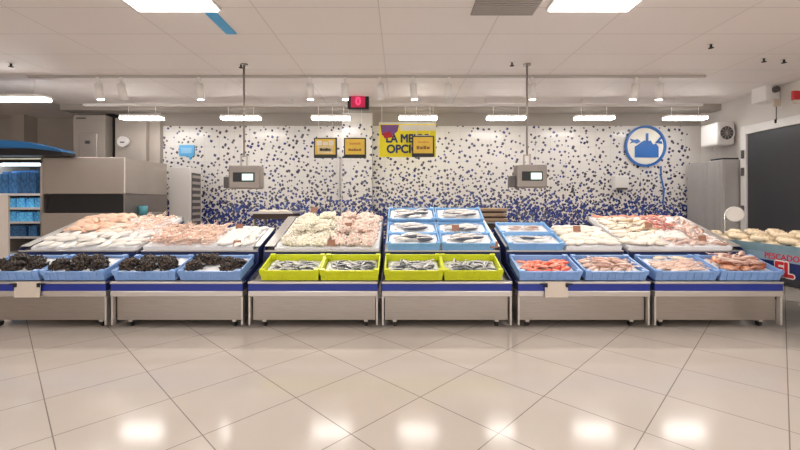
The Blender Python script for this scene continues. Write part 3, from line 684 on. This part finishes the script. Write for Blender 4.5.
text('lettering','OPCIÓN',.20,M['txt_dk'],r,(0,-.004,h*.23),FR,sx=.95,bold=.04)
MB().cyl((-w*.9,.01,h),(-w*.9,.01,3.01-b.z),.005,6).cyl((w*.9,.01,h),(w*.9,.01,3.01-b.z),.005,6).box(-w,w,0,.02,h+.001,h+.03).build('hanger',M['fix'],r)

# ---------------------------------------------------------------- wall things
# speech bubble sign
a=at(179,145,DW-.03); b=at(194,156,DW-.03)
r=empty('speech_bubble_sign',(a.x,DW-.03,b.z),'sky blue speech bubble sign on the speckled wall','sign')
w=b.x-a.x; h=a.z-b.z
MB().prism([(0,0),(w*.55,0),(w*.75,-.08),(w*.8,0),(w,0),(w,h),(0,h)],'y',0,.02).build('panel',M['sky'],r)
MB().box(w*.15,w*.85,-.003,-.0005,h*.25,h*.75).build('inner_patch',mat('bubble_light',(.25,.55,.82),.4),r)
# round sign
c=at(646,146,DW-.05); rd=20.5*DW/F
r=empty('round_sign',(c.x,DW-.05,c.z),'round blue ring sign with a blue fish basket emblem on the tiles','sign')
def ringm(mb,r0,r1,y0,y1,n=48):
    vs=[[mb.bm.verts.new((rr*math.cos(2*math.pi*i/n),yy,rr*math.sin(2*math.pi*i/n))) for rr,yy in ((r0,y0),(r1,y0),(r1,y1),(r0,y1))] for i in range(n)]
    for i in range(n):
        A=vs[i];B=vs[(i+1)%n]
        for k in range(4): mb.bm.faces.new((A[k],A[(k+1)%4],B[(k+1)%4],B[k]))
    return mb
ringm(MB(),rd*.90,rd,0,.04).build('ring',M['sign_blue'],r)
MB().cyl((0,.02,0),(0,.045,0),rd*.88,40).build('back_disc',M['paper'],r)
k=rd
MB().prism([(-.52*k,-.55*k),(.62*k,-.55*k),(.62*k,-.05*k),(.5*k,.12*k),(.36*k,.08*k),(.22*k,.28*k),(.08*k,.2*k),(-.06*k,.28*k),(-.2*k,.2*k),(-.38*k,.06*k),(-.52*k,-.02*k)],'y',.005,.019).build('basket_emblem',M['sign_blue'],r)
MB().prism([(.02*k,.15*k),(.12*k,.15*k),(.12*k,.62*k),(.02*k,.62*k)],'y',.0,.018).build('emblem_mast',M['sign_blue'],r)
MB().prism([(-.78*k,.12*k),(-.66*k,.24*k),(-.78*k,.36*k),(-.55*k,.30*k),(-.38*k,.34*k),(-.25*k,.22*k),(-.42*k,.12*k),(-.58*k,.18*k)],'y',.005,.019).build('fish_emblem',M['sign_blue'],r)
MB().prism([(.46*k,.16*k),(.56*k,.14*k),(.8*k,.38*k),(.72*k,.46*k)],'y',.005,.019).prism([(.60*k,.14*k),(.8*k,.1*k),(.78*k,.24*k),(.66*k,.24*k)],'y',.006,.0185).build('leaf_emblem',M['sign_blue'],r)
# dispenser boxes and pipes
a=at(611,176,DW); b=at(625,190,DW)
r=empty('towel_dispenser',((a.x+b.x)/2,DW-.01,b.z),'white towel dispenser on the speckled wall left of the round sign','dispenser')
MB().box(-.14,.14,-.13,0,0,a.z-b.z).build('case',M['white'],r,.02)
MB().box(-.11,.11,-.135,-.1305,-.0,.04).build('slot',M['dark_grey'],r)
p0=at(662,168,DW-.03); p1=at(664,205,DW-.03)
def tube(name,pts,rad,m,label,cat):
    cu=bpy.data.curves.new(name,'CURVE'); cu.dimensions='3D'; s=cu.splines.new('POLY'); s.points.add(len(pts)-1)
    for q,p in zip(s.points,pts): q.co=(*p,1)
    cu.bevel_depth=rad; cu.bevel_resolution=2; cu.materials.append(m)
    t=bpy.data.objects.new(name,cu); C.objects.link(t); bpy.context.view_layer.update()
    me=bpy.data.meshes.new_from_object(t.evaluated_get(bpy.context.evaluated_depsgraph_get())); bpy.data.objects.remove(t)
    o=bpy.data.objects.new(name,me); C.objects.link(o)
    return tag(o,label,cat)
tube('wall_hose',[at(661,166,DW-.03),at(661,176,DW-.03),at(664,190,DW-.03),at(663,205,DW-.03)],.015,M['sign_blue'],'thin blue hose hanging below the round sign','hose')
tube('wall_pipe',[at(339,160,DW-.06),at(339,200,DW-.06)],.02,M['white'],'thin white pipe on the left side of the tiled pillar','pipe')

# white louvred cabinet
a=at(169,167,7.15); b=at(190,0,7.15)
r=empty('white_cabinet',((a.x+b.x)/2,7.15,0),'tall white cabinet with a louvred side, below the speech bubble sign','cabinet')
w=(b.x-a.x)/2
MB().box(-w,w,0,.42,.05,a.z).build('body',M['white'],r,.01)
q=MB().box(w+.0005,w+.008,.05,.37,.2,a.z-.1).build('louvre_panel',M['dark_grey'],r)
mb=MB()
for i in range(14): mb.box(w+.0085,w+.02,.06,.36,.25+i*.115,.25+i*.115+.05)
mb.build('louvres',M['track'],q)
MB().box(-w+.03,w-.03,.03,.39,0,.049).build('plinth',M['dark_grey'],r)

# steel ice machine
d=6.0
a=at(42,157,d); b=at(125,157,d)
r=empty('ice_machine',((a.x+b.x)/2,d,0),'large brushed steel ice machine with a dark open hatch at left rear','ice machine')
w=(b.x-a.x)/2; zT=a.z; z1=at(0,194,d).z; z2=at(0,213,d).z
MB().box(-w,w,0,1.09,z1,zT).build('hood',M['machine'],r,.015)
MB().prism([(-w+.025,z2+.002),(-w+.10,z1-.002),(w-.06,z1-.002),(w-.025,z2+.002)],'y',.03,.12).build('hatch_opening',M['black'],r)
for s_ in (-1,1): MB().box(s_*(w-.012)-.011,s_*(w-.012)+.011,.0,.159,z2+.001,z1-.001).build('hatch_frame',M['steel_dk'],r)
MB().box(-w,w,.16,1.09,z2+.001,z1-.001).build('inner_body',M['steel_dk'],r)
MB().box(-w,w,-.02,1.09,.12,z2).build('bin',M['machine'],r,.015)
MB().box(-w+.04,w-.04,.03,.7,0,.119).build('plinth',M['dark_grey'],r)
q=at(105.5,0,7.7); q2=at(114.5,0,7.7)
r=box('black_gap_block',M['black'],q.x,q2.x,7.7,8.0,0,at(0,114,7.7).z); reloc(r); tag(r,'black upright block filling the dark gap between the two tall cabinets','duct')  # black block fills the dark gap between the cabinets
#
p=at(143,0,6.0)
# tall cabinets on the back wall at left
for x0,x1,yt,d,l,extra in ((73,105,115,7.5,'tall beige steel cabinet with a pale control plate, behind the ice machine',1),(115,146,118,7.6,'tall beige steel cabinet with a round white dispenser, behind the ice machine',2),(147,160,120,7.7,'narrow pale panel cabinet beside the edge of the tiled wall',0)):
    a=at(x0,yt,d); b=at(x1,yt,d); w=(b.x-a.x)/2
    r=empty('wall_cabinet',((a.x+b.x)/2,d,0),l,'cabinet','tall cabinets behind the ice machine')
    MB().box(-w,w,0,.5,.02,a.z).build('body',mat('cabinet_beige',(.46,.41,.365),.45,.3),r,.008)
    if extra==1:
        q=MB().box(-w*.5,w*.55,-.03,-.0005,at(0,158,d).z,at(0,134,d).z).build('control_plate',M['steel_lt'],r,.005)
        MB().box(-w*.15,w*.15,-.04,-.0305,at(0,144,d).z,at(0,141,d).z).build('handle',M['dark_grey'],q)
        MB().box(-w*.8,-w*.2,-.006,-.0005,at(0,119,d).z,at(0,117.5,d).z).build('name_strip',M['dark_grey'],r)
    if extra==2:
        q=MB().cyl((-w*.35,-.08,at(0,142,d).z),(-w*.35,-.0005,at(0,142,d).z),.10,24).build('round_dispenser',M['white'],r)
        MB().box(-w*.35-.04,-w*.35+.04,-.086,-.0805,at(0,143,d).z-.01,at(0,143,d).z+.015).build('slot',M['dark_grey'],q)
# cyan tub beside machine
# cyan tub
zc=at(0,215,6.35).z
r=MB().cyl((0,0,0),(0,0,.15),.055,20,.07).build('cyan_tub',mat('cyan_plastic',(.12,.42,.50),.4)); r.location=(at(143,0,6.35).x,6.35,zc)
tag(r,'small cyan plastic tub on a narrow shelf beside the ice machine','tub')
sh=box('wall_shelf',M['steel'],-4.203,-4.02,6.15,6.6,zc-.02,zc-.001); reloc(sh); tag(sh,'narrow steel shelf on the side of the ice machine','shelf')
# ---------------------------------------------------------------- chiller with blue canopy
d=6.76; xr=at(41,0,d).x; xl=-7.0
r=empty('wall_chiller',((xl+xr)/2,d,0),'open chiller shelves full of blue packs at the left edge','chiller')
w=(xr-xl)/2; zt_=at(0,163,d).z
MB().box(-w,w,.62,.66,.1,zt_).build('back_panel',M['dark_grey'],r)
MB().box(-w,w,.0,.64,zt_+.001,zt_+.20).build('header',M['black'],r,.01)
MB().box(-w+.05,w-.05,.05,.09,zt_-.04,zt_-.001).build('chiller_lamp',mat('chiller_tube',(.9,.95,1),.4,emit=(.75,.9,1),estr=9),r)
MB().box(-w,w,-.006,-.0005,zt_+.06,zt_+.085).build('header_strip',M['paper'],r)
for s in (-1,1): MB().box(s*w-.015,s*w+.015,0,.62,.02,zt_).build('side_panel',M['beige_wall'],r)
MB().box(-w+.02,w-.02,-.03,.60,.02,.42).build('base',M['white'],r)
shz=[at(0,y,d).z for y in (194,208,222,237)]
for z in shz: MB().box(-w+.016,w-.016,.02,.6,z-.02,z).box(-w+.016,w-.016,.008,.0195,z-.028,z+.012).build('shelf',M['white'],r)
def pack_mesh(nm,w,dp,h,m):
    mb=MB(); n=5
    for i in range(n):
        pass
    mb.box(-w/2,w/2,-dp/2,dp/2,0,h*.9)
    mb.prism([(-w/2,h*.9),(w/2,h*.9),(w/2,h),(-w/2,h)],'y',-.003,.003)
    o=mb.build(nm,m); dd=o.data; bpy.data.objects.remove(o); return dd
pk=[pack_mesh('pack',.13,.10,.17,M['pack']),pack_mesh('pack',.15,.10,.19,M['pack2']),pack_mesh('pack',.13,.1,.13,M['pack'])]
tiers=['top','second','third','lowest']
allz=[(shz[0],[(pk[1],.155),(pk[2],.14)],'top'),(shz[1],[(pk[0],.14)],'second'),(shz[2],[(pk[0],.14)],'third'),(shz[3],[(pk[1],.155)],'lowest')]
for z,kinds,tn in allz:
    for row,(me,st) in enumerate(kinds[:1]):
        x=xl+.09
        while x<xr-.08:
            o=bpy.data.objects.new('blue_pack',me); C.objects.link(o); o.location=(x,d+.10+R.uniform(0,.03),z+.001); o.rotation_euler=(0,0,R.uniform(-.08,.08))
            o.scale=(1,1,(R.uniform(1.0,1.1) if tn!='top' else R.uniform(1.6,2.2)))
            tag(o,'blue food pack standing on the %s chiller shelf'%tn,'pack','blue packs on the %s chiller shelf'%tn); x+=st+.008
# canopy
a=at(76,150,6.05)
r=MB().prism([(-7.2,2.10),(-5.5,2.10),(a.x,2.045),(a.x-.03,2.075),(a.x-.25,2.13),(-5.55,2.195),(-5.9,2.22),(-7.2,2.225)],'y',5.8,6.05).build('blue_canopy',M['canopy'])
x_off=-(min(v.co.x for v in r.data.vertices)+max(v.co.x for v in r.data.vertices))/2
reloc(r); tag(r,'dark blue canopy over the chiller at the left edge','canopy')
lx,ly,lz=r.location
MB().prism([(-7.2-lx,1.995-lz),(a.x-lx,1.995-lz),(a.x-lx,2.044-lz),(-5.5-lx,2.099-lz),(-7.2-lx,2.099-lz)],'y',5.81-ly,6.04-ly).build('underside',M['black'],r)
# pale door panel
r=box('pale_panel',M['glass_w'],-6.2,at(8,0,5.9).x,5.9,5.93,.35,at(0,195,5.9).z); reloc(r); tag(r,'pale upright panel in front of the chiller at the left edge','panel')
r.location.z=0
r.data.transform(Matrix.Diagonal((1,1,(at(0,195,5.9).z)/(at(0,195,5.9).z-.35),1)))

# ---------------------------------------------------------------- work benches behind gaps
def bench(x0,x1,yt,d,label,top_m):
    a=at(x0,yt,d); b=at(x1,yt,d); w=(b.x-a.x)/2
    r=empty('cutting_bench',((a.x+b.x)/2,d,0),label,'work bench')
    MB().box(-w,w,0,.6,a.z-.03,a.z).build('top',top_m,r,.006)
    MB().box(-w*.8,w*.85,.04,.56,a.z-.11,a.z-.031).build('dark_under_block',M['dark_brown'],r)  # dark block filling the space under the bench top
    for sx in (-1,1):
        for yy in (.05,.55): MB().cyl((sx*w*.72,yy,0),(sx*w*.72,yy,a.z-.111),.02,10).build('leg',M['steel'],r)
    return a.z,(a.x+b.x)/2
z,xc=bench(247,293,212,5.9,'steel cutting bench with beige pieces on top, behind the gap left of the clams',M['steel_lt'])
for i,(u,m_) in enumerate(((-.18,'fcream'),(-.02,'fcream'),(.14,'fcream'))):
    lay(m_,Matrix.Translation((xc+u,6.15,z+.001)),'beige_fillet','beige fillet on the steel cutting bench','fish fillet','beige fillets on the cutting bench',R.uniform(-.4,.4),1.1)
z,xc=bench(477,509,222,5.75,'dark work bench holding brown boards behind the sky blue crates',M['steel_dk'])
for i in range(3):
    w=.235-.02*(i%2)
    r=box('brown_board',M['cardboard'],xc-w,xc+w,5.80,6.2,z+.003+i*.075,z+.052+i*.075,None,.012)
    reloc(r); tag(r,['lowest brown board of the stack on the dark bench','middle brown board of the stack on the dark bench','topmost brown board of the stack on the dark bench'][i],'board','brown boards stacked on the bench')
    if i<2:
        sp_=box('board_gap_block',M['dark_brown'],xc-w+.03,xc+w-.03,5.85,6.15,z+.0525+i*.075,z+.0775+i*.075); reloc(sp_); tag(sp_,'dark block in the gap between the brown boards, %s one'%['lower','upper'][i],'liner')  # dark block fills the gap between two boards

# ---------------------------------------------------------------- right side
# grey locker
r=empty('grey_locker',(5.8,6.85,0),'tall grey ribbed locker standing against the right wall','locker')
X0=(689-400)*7.65/F; X1=5.98; zt_=HC+(202-160)*6.95/F
MB().box(X0-5.8,X1-5.8,0,.85,.05,zt_).build('body',M['gray_cab'],r,.006)
mb=MB()
for i in range(16): mb.box(X0-5.8-.008,X0-5.8-.0005,.02+i*.052,.045+i*.052,.1,zt_-.03)
mb.build('side_ribs',M['gray_cab'],r)
MB().box(X0-5.8+.02,X1-5.8-.02,-.014,-.0005,.1,zt_-.03).build('door_panel',M['gray_cab'],r,.004)
MB().box(-.12,.15,.02,.3,zt_+.001,zt_+.03).build('top_tray',M['black'],r)
MB().box(X0-5.78,X1-5.82,.03,.8,0,.049).build('plinth',M['dark_grey'],r)
# evaporator fan unit on the wall
r=empty('fan_unit',(5.99,7.165,2.32),'white wall mounted cooling fan unit above the grey locker','fan unit')
MB().box(-.34,-.02,-.195,.195,0,.41).build('case',M['white'],r,.03)
q=MB().cyl((-.18,-.21,.21),(-.18,-.1955,.21),.125,28).build('fan_grille',M['dark_grey'],r)
mb=ringm(MB(),.12,.14,-.222,-.211)
for v in mb.bm.verts: v.co+=Vector((-.18,0,.21))
mb.build('fan_ring',M['white'],q)
mb=MB()
for i in range(5):
    t=i*math.pi/5; mb.box(-.12,.12,-.004,.004,-.003,.003,Matrix.Translation((-.18,-.215,.21))@Matrix.Rotation(t,4,'Y'))
mb.build('grille_bars',M['track'],q)
MB().box(-.02,0,-.18,.18,.05,.36).build('mount_plate',M['steel'],r)
MB().cyl((-.2,.05,0),(-.02,.15,-.28),.012,8).build('pipe',M['white'],r)
# cold room door
ya,yb_=F*6.0/(800-400)-1.2,F*6.0/(748-400)
r=empty('cold_room_door',(5.99,(ya+yb_)/2,0),'large charcoal sliding door on the right wall','door')
h=(yb_-ya)/2
MB().box(-.05,0,-h,h-.06,.02,2.46).build('door_leaf',M['door'],r,.006)
MB().box(-.08,0,h-.059,h+.05,.0,2.6).build('door_jamb',M['white'],r,.006)
MB().box(-.08,0,-h,h-.06,2.461,2.6).build('door_header',M['white'],r,.006)
for z in (2.05,1.75,1.1): MB().box(-.10,-.0805,h-.03,h+.02,z,z+.14).build('latch',M['dark_grey'],r,.004)
# wall box with lamp
p=at(768,92,0.1)
yy=F*5.95/(768-400); z=HC+(202-103)*yy/F
r=empty('white_wall_box',(5.99,yy,z),'white box with a dark lens on the right wall above the charcoal door','wall box')
MB().box(-.22,0,-.16,.10,0,.28).build('case',M['white'],r,.01)
MB().cyl((-.08,-.20,.17),(-.08,-.161,.17),.05,16).build('lens',M['dark_grey'],r)
MB().box(-.12,-.02,-.19,-.165,-.10,.02).build('tan_socket',M['cream'],r)
MB().cyl((-.07,-.17,-.10),(-.07,-.17,-.30),.006,6).cyl((-.07,-.17,-.30),(-.07,-.17,-.36),.022,10).build('pull_cord',M['rubber'],r)
yy=5.72
r=empty('red_wall_sign',(5.72,5.6,HC+(202-100)*5.6/F),'red wall sign at the right edge above the charcoal door','sign')
MB().box(.10,.28,-.006,.006,.04,.10).build('bracket',M['fix'],r)
MB().box(-.10,.12,-.02,.02,0,.13).build('panel',M['redm'],r,.004)
MB().box(-.10,.12,-.022,.0,-.05,-.001).build('lower_strip',M['cream'],r)

# oval sign on pole
p=at(734,214,5.3)
r=empty('oval_sign',(at(725,0,5.3).x,5.3,0),'blank white oval sign on a thin pole before the charcoal door','sign')
MB().cyl((0,0,.012),(0,0,p.z+.02),.009,8).cyl((0,0,0),(0,0,.012),.10,20).build('pole',M['steel'],r)
mb=MB(); mb.cyl((0,-.008,0),(0,.008,0),1,32)
for v in mb.bm.verts: v.co.x*=.125; v.co.z*=.10; v.co+=Vector((.12,-.012,p.z))
mb.build('oval_plate',M['white'],r)
# dark bar behind clams etc: promotional stand at right
r=empty('promotional_stand',(4.45,4.2,0),'blue and teal promotional stand with red lettering at the right edge','display stand')
xa,xb=-.50,.55; y0,y1=-.75,1.1
tilt_top=.93
MB().box(xa,xb,y0,y1,.76,.80).build('tray_floor',M['teal'],r)
MB().box(xa-.001,xa+.02,y0,y1,.801,.85).box(xb-.02,xb,y0,y1,.801,.85).box(xa+.02,xb-.02,y1-.02,y1,.801,.85).box(xa+.02,xb-.02,y0,y0+.02,.801,.85).build('tray_rim',M['teal'],r)
sl=MB().box(xa-.004,xa+.012,y0+.02,y1-.4,.68,.759).build('upper_banner',mat('banner_teal',(.24,.36,.46),.5,0,.1),r)
ln=MB().box(xa-.012,xa+.008,y0+.02,y1-.55,.53,.679).build('lower_banner',M['navy_dk'],r)
RS=(math.pi/2,0,-math.pi/2)
text('lettering','PESCADO',.085,M['redm'],sl,(xa-.0065,-.155,.725),RS)
text('letter_outline','EL',.20,M['paper'],ln,(xa-.0135,-.19,.60),RS,extrude=.001,bold=.10)
t=text('lettering','EL',.20,M['redm'],ln,(xa-.017,-.19,.60),RS,extrude=.001,bold=.045)
for sx in (xa+.04,xb-.04):
    for yy in (y0+.08,y1-.1):
        q=MB().box(sx-.02,sx+.02,yy-.02,yy+.02,.10,.759).build('leg',M['black'],r)
        MB().cyl((sx-.015,yy,.045),(sx+.015,yy,.045),.045,14).box(sx-.02,sx+.02,yy-.02,yy+.02,.08,.0995).build('wheel',M['rubber'],q)
def bun():
    mb=MB(); mb.ball((0,0,.03),1,(.06,.10,.038),sub=2)
    for i in range(3): mb.box(-.03,.03,-.05+i*.045,-.044+i*.045,.062,.069)
    o=mb.build('bun',M['bun']); dd=o.data; bpy.data.objects.remove(o); return dd
bd=bun()
for j in range(11):
    for i in range(8):
        o=bpy.data.objects.new('bread_roll',bd); C.objects.link(o)
        o.location=(4.45+xa+.09+i*.125+R.uniform(-.015,.015),4.2+y0+.13+j*.16+R.uniform(-.02,.02),.803+(.055 if (i+j)%2 else 0)+(.03 if 1<i<7 and 0<j<10 else 0)); o.rotation_euler=(0,0,R.uniform(-.5,.5))
        tag(o,'pale bread roll heaped in the stand at the right edge','bread roll','bread rolls in the promotional stand')

# ---------------------------------------------------------------- world, camera
w=bpy.data.worlds.new('World'); bpy.context.scene.world=w; w.use_nodes=True
bg=w.node_tree.nodes['Background']; bg.inputs['Color'].default_value=(1,.95,.915,1); bg.inputs['Strength'].default_value=1.15
cam=bpy.data.cameras.new('Camera'); co=bpy.data.objects.new('Camera',cam); C.objects.link(co)
co.location=(0,0,HC); co.rotation_euler=(math.pi/2,0,0)
cam.sensor_width=36; cam.lens=F/800*36; cam.shift_y=-(225-HY)/800; cam.clip_start=.05
sc=bpy.context.scene; sc.camera=co
sc.view_settings.view_transform='Standard'; sc.view_settings.look='None'; sc.view_settings.gamma=1; sc.view_settings.use_curve_mapping=False
sc.view_settings.exposure=0.5
